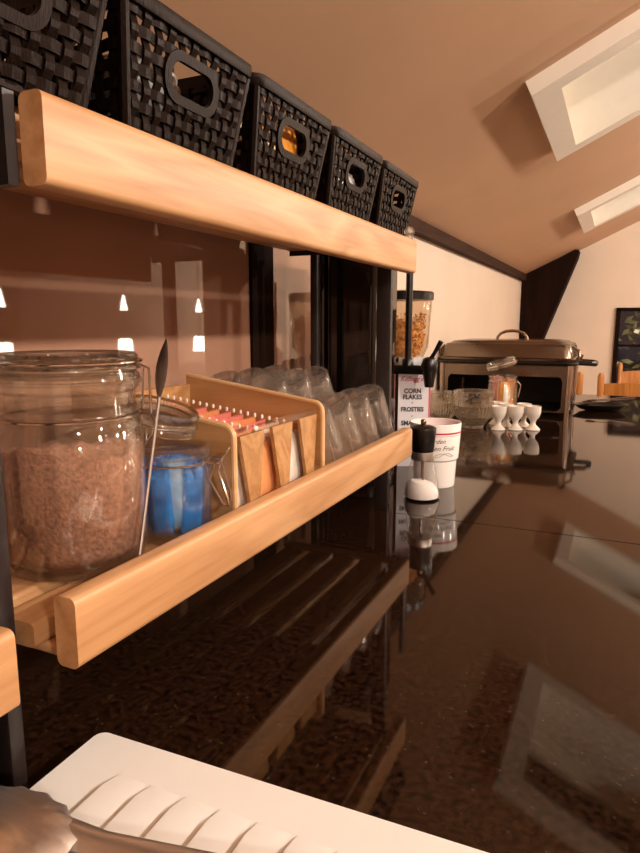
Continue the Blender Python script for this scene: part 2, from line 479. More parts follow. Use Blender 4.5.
def pendant(x, y, zb):
    t = thing('pendant_lamp', 'white glass pendant lamp with flared shade hanging from the ridge', 'lamp', (x, y, zb), (0, 0, 0), 'pendant lamps over the dining tables')
    obj('shade', MB().shell([(.052, 0), (.044, .11), (.030, .114), (.030, .11), (.040, .106), (.049, 0), (.052, 0)], 28), 'lamp_glass', t)
    obj('upper_cone', MB().lathe([(.025, .30), (.019, .335), (.006, .40)], 20), 'lamp_glass', t)
    obj('cord', MB().lathe([(.004, .10), (.004, zc(XR) - .16 - zb)], 8), 'black_metal', t)
for (x, y) in ((1.8, 2.42), (1.8, 3.36), (1.8, 4.2)):
    pendant(x, y, .10)

# ------------------------------------------------------------------ countertop
c = thing('countertop', 'polished dark brown granite countertop running along the low wall', 'countertop')
CX1 = .34
obj('granite_slab', MB().prism([(XW, -.03), (CX1 - .01, -.03), (CX1, -.02), (CX1, -.004), (CX1 - .004, 0), (XW, 0)], -1.2, 1.0072, 'y'), 'granite', c)
obj('granite_slab', MB().prism([(XW, -.03), (CX1 - .01, -.03), (CX1, -.02), (CX1, -.004), (CX1 - .004, 0), (XW, 0)], 1.0100, 3.11, 'y'), 'granite', c)
obj('joint', MB().box(XW, CX1 - .012, 1.0072, 1.0100, -.03, -.0012), 'dark_inside', c)
obj('cabinet_body', MB().box(XW, CX1 - .04, -1.18, 3.06, ZF + .0, -.03), 'dark_timber', c)

# ------------------------------------------------------------------ wooden shelf unit on black posts
SX = -.31
def shelf_unit(y0, y1, label, dz=0):
    t = thing('shelf_unit', label, 'shelf', (0, 0, 0))
    L = y1 - y0
    for (za, zb, zs) in ((.092, .142, .115), (.400, .4530, .455)):
        rail = [(p[0], p[1]) for p in rrect(.019, zb - za, .005, 4, SX - .0095, (za + zb) / 2)]
        obj('front_rail', MB().prism(rail, y0, y1, 'y'), 'beech', t)
        for k in range(4):
            xc = -.3705 - .052 * k
            th_ = .018 if za < .2 else .010
            sl = rrect(.037, th_, .004, 3, xc, zs - th_ / 2)
            obj('slat', MB().prism(sl, y0 + .002, y1 - .002, 'y'), 'beech', t)
        for yy in (y0 + .012, y1 - .030):
            if za > .2: continue
            zl = max(za - .004, zs - .05)
            obj('bearer', MB().prism(rrect(.018, zs - .018 - zl, .003, 3, yy + .009, (zl + zs - .018) / 2), -.545, SX - .0192, 'x'), 'beech_x', t)
    for yy in (y0 - .0225, y1 + .002):
        for xx, wx in ((-.366, .026), (-.4975, .014)):
            obj('post', MB().prism(rrect(wx, .012, .002, 2, xx, yy + .006), 0, .455, 'z'), 'black_metal', t)
        if yy < y0: obj('end_plate', MB().box(-.545, SX - .020, yy + .0125, yy + .0205, .400, .4530), 'black_metal', t)
        else: obj('end_plate', MB().box(-.545, SX - .020, yy - .0005, yy + .0015, .437, .4530), 'black_metal', t)
        for zz in (.100,):
            obj('cross_bar', MB().box(-.4905, -.379, yy + .002, yy + .010, zz - .012, zz + .010), 'black_metal', t)
    return t
shelf_unit(.2895, 1.046, 'two-tier beech shelf with slatted trays, black posts, baskets above, jars below')
shelf_unit(-.53, .2435, 'beech shelf tray end with rounded corners, separate from the shelf holding jars')
# small clear knob at the far end of the upper rail
tag(obj('clear_cap', MB().lathe([(0, 0), (.006, 0), (.006, .006), (.0085, .009), (.0085, .014), (.005, .019), (0, .02)], 16), 'tumbler_glass'),
    'small clear glass cap standing on the end of the upper rail', 'cap').location = (-.320, 1.036, .4535)

# ------------------------------------------------------------------ woven baskets on the upper tier
def weave_wall(w0, w1, h, cols, rows, hole=None):
    """flat woven wall in (u, n, z): u across, n outward; bottom width w0, top width w1"""
    m = MB()
    A, th = .0016, .0010
    def width(z): return w0 + (w1 - w0) * z / h
    def strip(path, side, skip):
        """path: list of (u, n, z); side: half-width vector; skip flags per segment"""
        prev = None
        for i in range(len(path) - 1):
            if skip[i]: continue
            ring = []
            for p in (path[i], path[i + 1]):
                for (sg, sn) in ((-1, -1), (1, -1), (1, 1), (-1, 1)):
                    ring.append((p[0] + side[0] * sg, p[1] + th * sn, p[2] + side[1] * sg))
            m.add(ring, [(0, 1, 5, 4), (1, 2, 6, 5), (2, 3, 7, 6), (3, 0, 4, 7), (0, 3, 2, 1), (4, 5, 6, 7)])
    def inside(u, z):
        return hole and ((u - hole[0]) / hole[2]) ** 4 + ((z - hole[1]) / hole[3]) ** 4 < 1
    pz = h / rows
    hw = pz * .30
    for r in range(rows):
        z = (r + .5) * pz
        w = width(z); pu = w / cols
        path = []; sk = []
        n = cols * 3
        for i in range(n + 1):
            u = -w / 2 + w * i / n
            ph = (i / 3 - .5)
            path.append((u, A * math.cos(PI * (ph + r)), z))
        for i in range(n):
            um = (path[i][0] + path[i + 1][0]) / 2
            sk.append(bool(inside(um, z)))
        strip(path, (0, hw), sk)
    for c_ in range(cols):
        n = rows * 3
        path = []; sk = []
        for i in range(n + 1):
            z = h * i / n
            u = -width(z) / 2 + width(z) * (c_ + .5) / cols
            ph = (i / 3 - .5)
            path.append((u, -A * math.cos(PI * (ph + c_)) - .0004, z))
        for i in range(n):
            zm = (path[i][2] + path[i + 1][2]) / 2
            sk.append(bool(inside(path[i][0], zm)))
        strip(path, (w1 / cols * .25, 0), sk)
    return m

BH = .092
BW0, BW1 = .138, .165      # along y, bottom and top
BL0, BL1 = .195, .225      # along x
def make_basket(label, loc):
    t = thing('woven_basket', label, 'basket', loc, (0, 0, 0), 'woven baskets on the upper tier')
    h = BH - .008
    tilt_x = math.atan((BL1 - BL0) / 2 / h); tilt_y = math.atan((BW1 - BW0) / 2 / h)
    HOLE = (0, .050, .031, .0150)
    fr = weave_wall(BW0 - .006, BW1 - .006, h, 11, 7, HOLE)
    bk = weave_wall(BW0 - .006, BW1 - .006, h, 11, 7, HOLE)
    sd = weave_wall(BL0 - .006, BL1 - .006, h, 15, 7)
    def place(mb_, ang, off, tilt):
        # local u -> tangent, n -> outward
        M = Matrix.Rotation(ang, 4, 'Z') @ Matrix.Translation((0, off, 0)) @ Matrix.Rotation(-tilt, 4, 'X')
        c_ = MB().add(mb_.v, mb_.f); c_.xf(M); return c_
    z0 = Matrix.Translation((0, 0, .003))
    obj('front_weave', place(fr, -PI / 2, BL0 / 2, tilt_x).xf(z0), 'basket_plastic', t, 0)
    obj('back_weave', place(bk, PI / 2, BL0 / 2, tilt_x).xf(z0), 'basket_plastic', t, 0)
    obj('side_weave', place(sd, 0, BW0 / 2, tilt_y).xf(z0), 'basket_plastic', t, 0)
    obj('side_weave', place(sd, PI, BW0 / 2, tilt_y).xf(z0), 'basket_plastic', t, 0)
    # handle ring front and back
    for sgn in (1, -1):
        ring = MB()
        o_, i_ = rrect(.071, .038, .0185, 8), rrect(.055, .0235, .0115, 8)
        v = []
        nn = len(o_)
        for (pl, n_) in ((o_, -.001), (o_, .0032), (i_, .0032), (i_, -.001)):
            v.append([(p[0], n_, p[1] + HOLE[1]) for p in pl])
        ring.loft(v, closed=True)
        obj('handle_ring', place(ring, -PI / 2 * sgn, BL0 / 2, tilt_x).xf(z0), 'basket_plastic', t)
    # corner ribs, base tray and rim
    for sx in (-1, 1):
        for sy in (-1, 1):
            obj('corner_rib', MB().tube([(sx * (BL0 / 2 - .002), sy * (BW0 / 2 - .002), .003), (sx * (BL1 / 2 - .002), sy * (BW1 / 2 - .002), BH - .004)], .0046, 8), 'basket_plastic', t)
    bw = weave_wall(BL0 - .006, BL0 - .006, BW0 - .006, 16, 12)
    bw.xf(Matrix.Translation((0, -(BW0 - .006) / 2, .0035)) @ Matrix.Rotation(-PI / 2, 4, 'X'))
    obj('base_weave', bw, 'basket_plastic', t, 0)
    obj('base_frame', MB().loft([[(p[0], p[1], z) for p in rrect(BL0 - d_, BW0 - d_, .008, 4)] for (d_, z) in ((.0, 0), (.0, .004), (.014, .004), (.014, 0))], closed=True), 'basket_plastic', t)
    def rr(dx, z): return [(p[0], p[1], z) for p in rrect(BL1 + dx, BW1 + dx, .014, 5)]
    obj('rim', MB().loft([rr(-.006, BH - .010), rr(.008, BH - .011), rr(.010, BH - .008), rr(.010, BH - .001), rr(.006, BH), rr(-.006, BH), ], closed=True), 'basket_plastic', t)
    return t
def basket_extra(loc, kind):
    x, y, z = loc
    if kind == 'saucers':
        for k in range(3):
            o = obj('saucer', MB().shell([(0, 0), (.024, .0), (.044, .010), (.045, .012), (.024, .004), (0, .003)], 32), 'ceramic')
            tag(o, ['bottom', 'middle', 'top'][k] + ' white saucer of the tilted pile behind a basket handle hole', 'saucer', 'saucers in a basket')
            o.location = (x + .046, y - .004 * k, z + .036 + .0075 * k); o.rotation_euler = (R(4), R(-14), 0)
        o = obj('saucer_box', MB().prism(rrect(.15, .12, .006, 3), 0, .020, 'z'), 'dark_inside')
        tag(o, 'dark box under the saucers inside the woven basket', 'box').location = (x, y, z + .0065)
    elif kind == 'amber':
        pack('snack_packet', 'amber yellow snack packet inside a basket behind the handle hole', 'packet', (x + .082, y + .002, z + .0065), .12, .070, .024, 'amber_pack', (0, R(-8), PI / 2))
        pack('snack_packet', 'white topped packet leaning behind the amber one in a basket', 'packet', (x + .050, y - .002, z + .0065), .12, .078, .024, 'white_pack', (0, R(0), PI / 2))
    elif kind == 'white':
        pack('paper_packet', 'white paper packet inside a basket behind the handle hole', 'packet', (x + .082, y + .004, z + .0065), .11, .058, .024, 'white_pack', (0, 0, PI / 2 + .05))
    elif kind == 'dark':
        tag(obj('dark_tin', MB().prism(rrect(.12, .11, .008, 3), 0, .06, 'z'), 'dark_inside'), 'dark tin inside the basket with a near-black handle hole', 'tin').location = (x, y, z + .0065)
        for dy in (-.009, .009):
            o = tag(obj('white_cap', MB().lathe([(0, 0), (.004, 0), (.004, .003), (0, .004)], 12), 'white_pack'), 'small white cap showing in the dark handle hole', 'cap', 'white caps in a basket')
            o.location = (x + .0605, y + dy, z + .045); o.rotation_euler = (0, PI / 2, 0)

def pack(name, label, cat, loc, w, h, t, mat, rot=(0, 0, 0), group=None, parent=None):
    """pillow-shaped packet, width along local x, thickness along local y, serrated top seam"""
    mb = MB(); nx, nz = 10, 10
    for sg in (-1, 1):
        v = []; f = []
        for j in range(nz + 1):
            for i in range(nx + 1):
                a, b = i / nx * 2 - 1, j / nz * 2 - 1
                bul = max(0, (1 - a ** 4) * (1 - b ** 4)) ** .6
                v.append((a * w / 2, sg * t / 2 * bul, (b + 1) / 2 * h))
        for j in range(nz):
            for i in range(nx):
                k = j * (nx + 1) + i; f.append((k, k + 1, k + nx + 2, k + nx + 1))
        mb.add(v, f)
    nt = max(6, int(w / .004))
    for k in range(nt):
        x = -w / 2 + w * k / nt
        mb.add([(x, 0, h), (x + w / nt, 0, h), (x + w / nt / 2, 0, h + .003)], [(0, 1, 2)])
    o = obj(name, mb, mat, parent, 60)
    o.location = loc; o.rotation_euler = rot
    if not parent: tag(o, label, cat, group)
    return o

BX = -.3225 - BL1 / 2 + .004
BY = [.455 - .1775, .455, .632, .809, .985]
BLAB = ['dark brown woven basket at the end of the row beside the post gap',
        'woven basket with white saucers showing through its oval handle hole',
        'woven basket with an amber packet glowing through its handle hole',
        'woven basket with white paper showing through its handle hole',
        'woven basket with a dark handle hole above the shelf end']
b0 = make_basket(BLAB[0], (BX, BY[0], .4553))
for k in range(1, 5): dup(b0, (BX, BY[k], .4553), None, BLAB[k])
for k, kind in ((1, 'saucers'), (2, 'amber'), (3, 'white'), (4, 'dark')):
    basket_extra((BX, BY[k], .4553), kind)

# ------------------------------------------------------------------ clip jars
ZS = .1152
def clip_wire(mb, r, z, side=1): pass
def jar_body(r, h, neck, t=.003):
    hs = h * .80
    prof_o = [(0, 0), (r * .80, 0), (r * .93, .004), (r, .014), (r, hs * .86), (r * .985, hs * .92), (neck + .003, hs), (neck, hs + .004), (neck + .0025, hs + .007), (neck + .0025, hs + .011), (neck - .0005, hs + .014), (neck - .0005, h - .008), (neck + .003, h - .005), (neck + .003, h)]
    prof_i = [(neck - t, h), (neck - t, hs + .006), (r - .0012 - .004, hs * .92), (r - .0010, hs * .86), (r - .0010, .020), (r * .88, .011), (0, .0105)]
    return MB().shell(prof_o + prof_i, 56)
def jar_lid(r, t=.003):
    return MB().shell([(0, .014), (r * .76, .014), (r * .82, .019), (r * .93, .021), (r * .985, .018), (r * .97, .014), (r, .011), (r + .001, .008), (r * .96, .005), (r, .002), (r, 0), (r - .004, 0), (r - .006, .008), (r * .8, .010), (r * .78, .007), (0, .007)], 56)

# big jar of cocoa powder
JR, JH = .0585, .157
j = thing('clip_jar', 'large glass clip jar filled with brown cocoa powder', 'jar', (-.4115, .3935, ZS), (0, 0, R(0)))
obj('jar_glass', jar_body(JR, JH, .0535), 'jar_glass', j)
# powder: dented top
mb = MB()
n = 56; prof = []
pr_ = [(0.0, .0125), (JR * .86, .0130), (JR - .0014, .022)]
rings = []
rr_ = JR - .0012
rnd = random.Random(3)
for (r_, z_) in pr_: rings.append([(r_ * math.cos(2 * PI * k / n), r_ * math.sin(2 * PI * k / n), z_) for k in range(n)])
def powder_top(x, y):
    # hollow scooped out on one side, heap on the other
    d = math.hypot(x + .022, y - .016)
    z = .104 + .006 * math.sin(x * 60 + 1) - .034 * math.exp(-(d / .028) ** 2)
    return z + .003 * math.sin(x * 240) * math.sin(y * 210 + 1) + rnd.uniform(-.0008, .0008)
for q in (1.0, .93, .84, .72, .6, .48, .36, .24, .12, .03):
    rings.append([(rr_ * q * math.cos(2 * PI * k / n), rr_ * q * math.sin(2 * PI * k / n),
                   powder_top(rr_ * q * math.cos(2 * PI * k / n), rr_ * q * math.sin(2 * PI * k / n))) for k in range(n)])
obj('cocoa_powder', mb.loft(rings), 'cocoa', j, 60)
# seal, lid and wire
obj('rubber_seal', MB().lathe([(.0555, JH - .001), (.059, JH - .0008), (.059, JH + .0022), (.0555, JH + .0024)], 48, closed=True), 'jar_glass', j)
lid = obj('lid', jar_lid(.0575), 'lid_glass', j); lid.location = (0, 0, JH + .0026)
zw = .129
def ring_pts(r, z, n=40): return [(r * math.cos(2 * PI * k / n), r * math.sin(2 * PI * k / n), z) for k in range(n)]
wb = obj('wire_clip', MB().tube(ring_pts(.0552, zw), .0012, 6, True).tube(ring_pts(.0592, JH + .0165), .0010, 6, True), 'wire_steel', j)
def bail(parent, ang, r, z0, z1, dz, w=.013):
    """triangular wire lever standing off the jar at angle ang"""
    c_, s_ = math.cos(ang), math.sin(ang)
    def P(ra, ta, z): return (c_ * ra - s_ * ta, s_ * ra + c_ * ta, z)
    m = MB()
    m.tube([P(r, -w, z0), P(r + .012, -w * .8, z0 - .002), P(r + .013, -w * .5, z1), P(r + .004, -w * .6, z1 + .004), P(r + .004, w * .6, z1 + .004), P(r + .013, w * .5, z1), P(r + .012, w * .8, z0 - .002), P(r, w, z0)], .0011, 6)
    m.tube([P(r + .012, -w * .8, z0 - .002), P(r + .012, w * .8, z0 - .002)], .0011, 6)
    m.tube([P(r + .012, -w * .7, z0), P(r + .016, -w * .6, z0 + dz * .5), P(r + .010, 0, z0 + dz), P(r + .014, w * .6, z0 + dz * .5), P(r + .012, w * .7, z0)], .0011, 6)
    return obj('wire_lever', m, 'wire_steel', parent)
bail(j, R(222), .054, zw - .002, JH + .006, -.018)
bail(j, R(62), .054, zw - .002, JH + .008, -.03)

# small jar of blue sachets with its lid open
j2 = thing('clip_jar', 'small glass clip jar of blue sachets with its lid open', 'jar', (-.3755, .4815, ZS), (0, 0, 0))
r2, h2 = .0345, .088
obj('jar_glass', jar_body(r2, h2, .0325, .002), 'jar_glass', j2)
rl = random.Random(9)
for k in range(11):
    a = 2 * PI * k / 11 + .3
    rad = .0185 if k % 2 else .0225
    pk = pack('sachet', '', '', (rad * math.cos(a), rad * math.sin(a), .010 + rl.uniform(0, .006)), .020, .062, .009, 'blue_foil' if k != 9 else 'blue_label', (R(rl.uniform(-4, 4)), R(rl.uniform(-5, 5)), a + PI / 2 + rl.uniform(-.3, .3)), None, j2)
pk = pack('sachet', '', '', (.0, 0, .012), .026, .068, .016, 'blue_foil', (0, .1, .4), None, j2)
lid = obj('lid', jar_lid(.0355), 'lid_glass', j2)
lid.location = (-.012, -.006, h2 + .020); lid.rotation_euler = (R(-4), R(16), 0)
obj('lid_ring', MB().tube(ring_pts(.0360, 0), .0010, 6, True), 'wire_steel', j2).matrix_basis = Matrix.Translation((-.012, -.006, h2 + .030)) @ Matrix.Rotation(R(16), 4, 'Y')
obj('rubber_seal', MB().lathe([(.031, h2 + .0003), (.0365, h2 + .0004), (.0365, h2 + .0028), (.031, h2 + .003)], 40, closed=True), 'jar_glass', j2)
obj('wire_clip', MB().tube(ring_pts(.0345, h2 - .012), .0012, 6, True), 'wire_steel', j2)
a = R(25); c_, s_ = math.cos(a), math.sin(a)
def P2(ra, ta, z): ra -= .0045; return (c_ * ra - s_ * ta, s_ * ra + c_ * ta, z)
m = MB()
zz = h2 - .012
m.tube([P2(.039, -.012, zz), P2(.048, -.010, zz - .001), P2(.056, -.008, zz + .010), P2(.056, .008, zz + .010), P2(.048, .010, zz - .001), P2(.039, .012, zz)], .0011, 6)
m.tube([P2(.046, -.011, zz), P2(.040, -.014, zz - .016), P2(.052, -.012, zz - .040), P2(.055, 0, zz - .045), P2(.052, .012, zz - .040), P2(.044, .014, zz - .014), P2(.050, .010, zz + .002)], .0012, 6)
m.tube([P2(.050, -.010, zz + .002), P2(.058, -.006, zz - .03), P2(.057, .004, zz - .042)], .0011, 6)
obj('wire_lever', m, 'wire_steel', j2)

# spoon standing between the jars
def along(p, q, t): return tuple(p[i] + (q[i] - p[i]) * t for i in range(3))
sp = thing('teaspoon', 'steel spoon standing upright beside the cocoa jar, bowl up', 'spoon', (-.3415, .3815, .1045))
top = (-.0215, .0800, .2015)
hb = along((0, 0, 0), top, .70)
obj('handle', MB().tube([(0, 0, 0), along((0, 0, 0), top, .12), along((0, 0, 0), top, .4), hb, along((0, 0, 0), top, .76)], [.0018, .0018, .0014, .0013, .0018], 8), 'spoon_steel', sp)
# bowl: shallow lens seen nearly edge-on
rings = []
axis = Vector(top).normalized()
side = Vector((.40, .92, 0)); side = (side - axis * side.dot(axis)).normalized()
nor = axis.cross(side)
view = nor
for i in range(11):
    t = i / 10
    hw = .0095 * max(.05, math.sin(PI * (t ** .8))) ** .8
    dp = .005 * math.sin(PI * t)
    cpt = Vector(top) * .745 + axis * (.055 * t)
    ring = []
    for k in range(12):
        a = 2 * PI * k / 12
        off = dp * (1 - math.cos(a) ** 2)
        ring.append(tuple(cpt + nor * (hw * math.cos(a)) + side * (.0009 * math.sin(a) + dp * (1 - math.cos(a) ** 2) * -1)))
    rings.append(ring)
obj('bowl', MB().loft(rings), 'spoon_steel', sp, 60)

# ------------------------------------------------------------------ bamboo tea caddy
tb = thing('tea_caddy', 'bamboo tea caddy with sloping sides and clear dividers holding sachets', 'tea box', (0, 0, ZS))
TX0, TX1, TY0, TY1 = -.545, -.3365, .523, .738
def side_poly():
    zf, zb_ = .103, .133
    p = [(TX1, .0)]
    for i in range(5):
        a = R(90 * i / 4)
        p.append((TX1 - .012 + .012 * math.cos(a), zf - .010 + .012 * math.sin(a)))
    p += [(TX0, zb_), (TX0, 0)]
    return p
for yy in (TY0, TY1 - .006):
    pn = obj('side_panel', MB().prism(side_poly(), yy + .0004, yy + .0056, 'y'), 'bamboo', tb)
    sp_ = side_poly()[1:-1]
    obj('edge_band', MB().tube([(p[0] - .0002, yy + .003, p[1] - .0004) for p in side_poly()[:-1]], .0031, 8), 'bamboo_edge', pn)
obj('base', MB().box(TX0, TX1 - .004, TY0 + .006, TY1 - .006, 0, .006), 'bamboo', tb)
obj('back_panel', MB().box(TX0, TX0 + .006, TY0 + .006, TY1 - .006, .006, .120), 'bamboo', tb)
# front: three tapering boards, wide at the top, with clear bar above them
yw = (TY1 - TY0 - .012) / 3
for k in range(3):
    ya = TY0 + .006 + yw * (k + 1)
    board = [(ya - yw * .74, .090), (ya - .001, .090), (ya - .001 - yw * .16, .006), (ya - yw * .42, .006)]
    obj('front_board', MB().prism(board, TX1 - .010, TX1 - .006, 'x'), 'bamboo', tb)
obj('clear_bar', MB().box(TX1 - .012, TX1 - .004, TY0 + .006, TY1 - .006, .091, .097), 'acrylic', tb)
for k in (1, 2):
    ya = TY0 + .006 + yw * k
    dv = obj('clear_divider', MB().prism([(TX0 + .006, .006), (TX1 - .013, .006), (TX1 - .013, .088), (TX0 + .006, .112)], ya - .001, ya + .001, 'y'), 'acrylic', tb)
    teeth = MB()
    for q in range(18):
        xx = TX1 - .018 - q * .0100; zz_ = .088 + (TX1 - .013 - xx) * (.024 / (TX1 - .013 - TX0 - .006))
        teeth.lathe([(.0014, zz_ - .002), (.0017, zz_ + .0012), (.0009, zz_ + .0028), (0, zz_ + .0032)], 8, xx, ya)
    obj('toothed_edge', teeth, 'white_foil', dv)
tm = [['white_foil', 'white_foil', 'pink_foil'], ['orange_foil', 'white_foil', 'pink_foil'], ['white_foil', 'orange_foil', 'pink_foil']]
for c3 in range(3):
    yc = TY0 + .006 + yw * (c3 + .5)
    for k in range(9):
        x = TX1 - .022 - k * .0185
        mt = tm[c3][k % 2] if k < 3 else ('pink_foil' if (k + c3) % 3 else 'orange_foil')
        colour = {'white_foil': 'white', 'orange_foil': 'orange', 'pink_foil': 'pink'}[mt]
        place_ = ['compartment beside the blue sachet jar', 'middle compartment', 'compartment beside the tumblers'][c3]
        pack('tea_sachet', '%s tea sachet in the caddy, %s' % (colour, place_), 'sachet',
             (x, yc + rl.uniform(-.002, .002), ZS + .0072), .058, .064 + .0022 * k, .009, mt, (0, 0, PI / 2 + R(rl.uniform(-3, 3))), '%s sachets, %s' % (colour, place_))

# ------------------------------------------------------------------ upside-down tumblers leaning in rows
gr_, gb_, gh = .0312, .0258, .088
def tumbler():
    o = [(gr_ - .002, 0), (gr_, .001), (gr_ - .0005, .010), (gb_ + .001, gh - .008), (gb_, gh - .001), (gb_ - .003, gh), (gb_ - .006, gh - .0008), (0, gh - .002)]
    i = [(0, gh - .012), (gb_ - .005, gh - .011), (gb_ - .0028, gh - .016), (gr_ - .003, .004), (gr_ - .002, 0)]
    m_ = MB().shell(o + i, 60)
    def glint_flute(p):  # flutes added to the smooth wall, shaped to catch more highlights
        x, y, z = p; r_ = math.hypot(x, y)
        if r_ < .018 or z < .012: return p
        k_ = 1 + .020 * max(0, math.cos(math.atan2(y, x) * 10)) * min(1, (z - .012) / .02)
        return (x * k_, y * k_, z)
    m_.v = [glint_flute(p) for p in m_.v]
    return mesh_of('tumbler', m_, 'tumbler_glass', 50)
tmesh = tumbler()
TH = R(29)
def glass(x, y, lift, label, group):
    o = bpy.data.objects.new('glass_tumbler', tmesh); COL.objects.link(o)
    ax = Vector((0, -math.sin(TH), math.cos(TH)))
    base = Vector((x, y, ZS + gr_ * math.sin(TH) + .0005)) + ax * lift
    o.location = base; o.rotation_euler = (TH, 0, random.uniform(0, .3) * 0)
    tag(o, label, 'glass', group)
    return o
NTH = ['leaning towards the tea caddy, first from the caddy', 'second from the tea caddy', 'third from the tea caddy', 'fourth from the tea caddy, beside the shelf post']
for q, y in enumerate((.806, .877, .948, 1.019)):
    glass(-.367, y, 0, 'clear tumbler right behind the front rail, ' + NTH[q], 'tumblers behind the front rail')
for x, row in ((-.438, 'middle row'), (-.509, 'wall row')):
    for q, y in enumerate((.828, .901, .974)):
        nth = ['first', 'second', 'third'][q] + ' from the tea caddy'
        glass(x, y, 0, 'covered lower tumbler of a nested pair, %s, %s' % (row, nth), 'nested tumblers')
        glass(x, y, .036, 'upper tumbler of a nested pair, %s, %s' % (row, nth), 'nested tumblers')

# ------------------------------------------------------------------ salt mill and printed cup
s_m = thing('salt_mill', 'glass salt mill with black top and steel collar', 'salt mill', (-.3105, 1.118, 0))
obj('glass_body', MB().shell([(0, 0), (.031, 0), (.0335, .003), (.0325, .012), (.0245, .060), (.0205, .073), (.0185, .073), (.0222, .060), (.031, .012), (.0305, .004), (0, .0025)], 40), 'mill_glass', s_m)
rings = []
for (r_, q) in ((.0, .0032), (.0300, .0042), (.0306, .012), (.0280, .022), (.021, .031), (.010, .0345), (.0005, .035)):
    rings.append([(r_ * math.cos(2 * PI * k / 32), r_ * math.sin(2 * PI * k / 32), q + (.005 * math.cos(2 * PI * k / 32 + 2.6) * r_ / .03 if q > .02 else 0)) for k in range(32)])
obj('salt', MB().loft(rings), 'salt', s_m)
obj('spindle', MB().lathe([(.0028, .030), (.0028, .075)], 12), 'steel', s_m)
obj('collar', MB().lathe([(.0207, .0735), (.0212, .075), (.0208, .088), (.0200, .0885)], 36), 'collar_steel', s_m)
obj('grinder_top', MB().lathe([(.0195, .0887), (.0200, .092), (.0225, .118), (.0235, .129), (.0228, .132), (.015, .136), (0, .137)], 36), 'black_plastic', s_m)
obj('knob', MB().lathe([(.0045, .1365), (.005, .139), (.0052, .145), (.004, .147), (0, .1475)], 20), 'brushed_steel', s_m)

cpx, cpy = -.3185, 1.235
cup = thing('printed_cup', 'tall white cup with a red band and script lettering', 'cup', (cpx, cpy, 0))
CR = .0505
def cup_r(z): return .0400 + (.0428 - .0400) * z / .052 if z < .052 else .0462 + (CR - .0462) * (z - .055) / (.128 - .055)
obj('cup_body', MB().shell([(0, .002), (.036, .002), (.037, 0), (.0395, 0), (.0405, .003), (.0428, .052), (.0462, .056), (CR, .125), (CR - .0008, .1265), (CR - .0026, .126), (.0435, .058), (.0398, .052), (.0375, .006), (0, .006)], 56), 'ceramic', cup)
obj('red_band', MB().lathe([(cup_r(.107) + .0002, .107), (cup_r(.1105) + .0003, .1105)], 56).lathe([(cup_r(.1035) + .0002, .1035), (cup_r(.1042) + .0003, .1042)], 56), 'red_print', cup)
def on_cup(mb_, z, ang0):
    out = []
    for (x, y, zz) in mb_.v:
        h_ = z + y; r_ = cup_r(h_) + .0003 + max(0, zz) * .5
        a = ang0 + x / .048
        out.append((r_ * math.cos(a), r_ * math.sin(a), h_))
    mb_.v = out; return mb_
view = math.atan2(-cpy, -cpx)      # angle of the cup side that faces the room
for (s, z, da, sz) in (('Garden', .094, .02, .0125), ('Garden Fruit', .080, .10, .0135)):
    obj('lettering', on_cup(text_mb(s, sz, .35, .0001), z, view + da), 'ink', cup, 0)
fl = MB()
for (x0, amp, ph) in ((-.034, .004, 0), (-.034, .003, 1.6)):
    pts = [(x0 + .068 * i / 24, .0 + amp * math.sin(i / 24 * 3.2 * PI + ph), .0003) for i in range(25)]
    fl.tube(pts, .00035, 5)
obj('flourish', on_cup(fl, .067, view + .12), 'ink', cup)

# ------------------------------------------------------------------ cereal dispenser with its sign
sa = math.atan2(1.387 - 1.356, -.368 + .433)
sg = thing('cereal_sign', 'white cereal sign with pink edge and black lettering', 'sign', (-.4045, 1.372, 0), (0, 0, sa))
SW, SH = .0705, .2445
obj('board', MB().prism(rrect(SW, SH, .002, 2, 0, SH / 2), -.003, .003, 'y'), 'sign_white', sg)
obj('pink_edge', MB().box(SW / 2 - .0032, SW / 2 + .0006, -.0034, .0034, .004, SH - .010), 'sign_pink', sg)
def sign_line(s, z, size, mat, shear=0, bold=0, dx=0):
    m_ = text_mb(s, size, shear, .0003, bold)
    m_.v = [(x * .9 + dx, -.0033 - zz, z + y) for (x, y, zz) in m_.v]
    obj('lettering', m_, mat, sg, 0)
sign_line("Kellogg's", .197, .0155, 'red_print', .3, .0001, -.0065)
for s, z in (('CORN', .170), ('FLAKES', .1565), ('·', .1435), ('FROSTIES', .129), ('·', .1135), ('SMACKS', .098)):
    sign_line(s, z, .0145 if s != 'FROSTIES' else .0135, 'ink', 0, .0005, -.004)

d = thing('cereal_dispenser', 'black cereal dispenser with clear hopper of muesli behind the sign', 'dispenser', (-.476, 1.505, 0))
obj('hopper', MB().shell([(.050, .235), (.062, .262), (.069, .372), (.067, .372), (.060, .263), (.048, .237), (.050, .235)], 40), 'hopper_plastic', d)
obj('hopper_lid', MB().lathe([(.066, .372), (.072, .373), (.073, .388), (.070, .392), (.030, .396), (0, .397)], 40), 'black_plastic', d)
fm = MB(); rf = random.Random(2)
for k in range(1500):
    z = rf.uniform(.245, .335)
    rmax = .048 + (z - .235) * .13 if z > .262 else .047
    q = rf.uniform(.75, 1) if rf.random() < .8 else rf.uniform(0, .8)
    rr2 = min(.055, rmax) * q
    a = rf.uniform(0, 2 * PI); ce = Vector((rr2 * math.cos(a), rr2 * math.sin(a), z + .008 * math.sin(a * 2)))
    s1 = Vector((rf.uniform(-1, 1), rf.uniform(-1, 1), rf.uniform(-1, 1))).normalized() * rf.uniform(.0025, .0048)
    s2 = s1.cross(Vector((rf.uniform(-1, 1), rf.uniform(-1, 1), rf.uniform(-1, 1)))).normalized() * rf.uniform(.0018, .004)
    up_ = s1.cross(s2).normalized() * .0008
    fm.add([ce - s1, ce - s2 + up_, ce + s1, ce + s2 + up_], [(0, 1, 2, 3)])
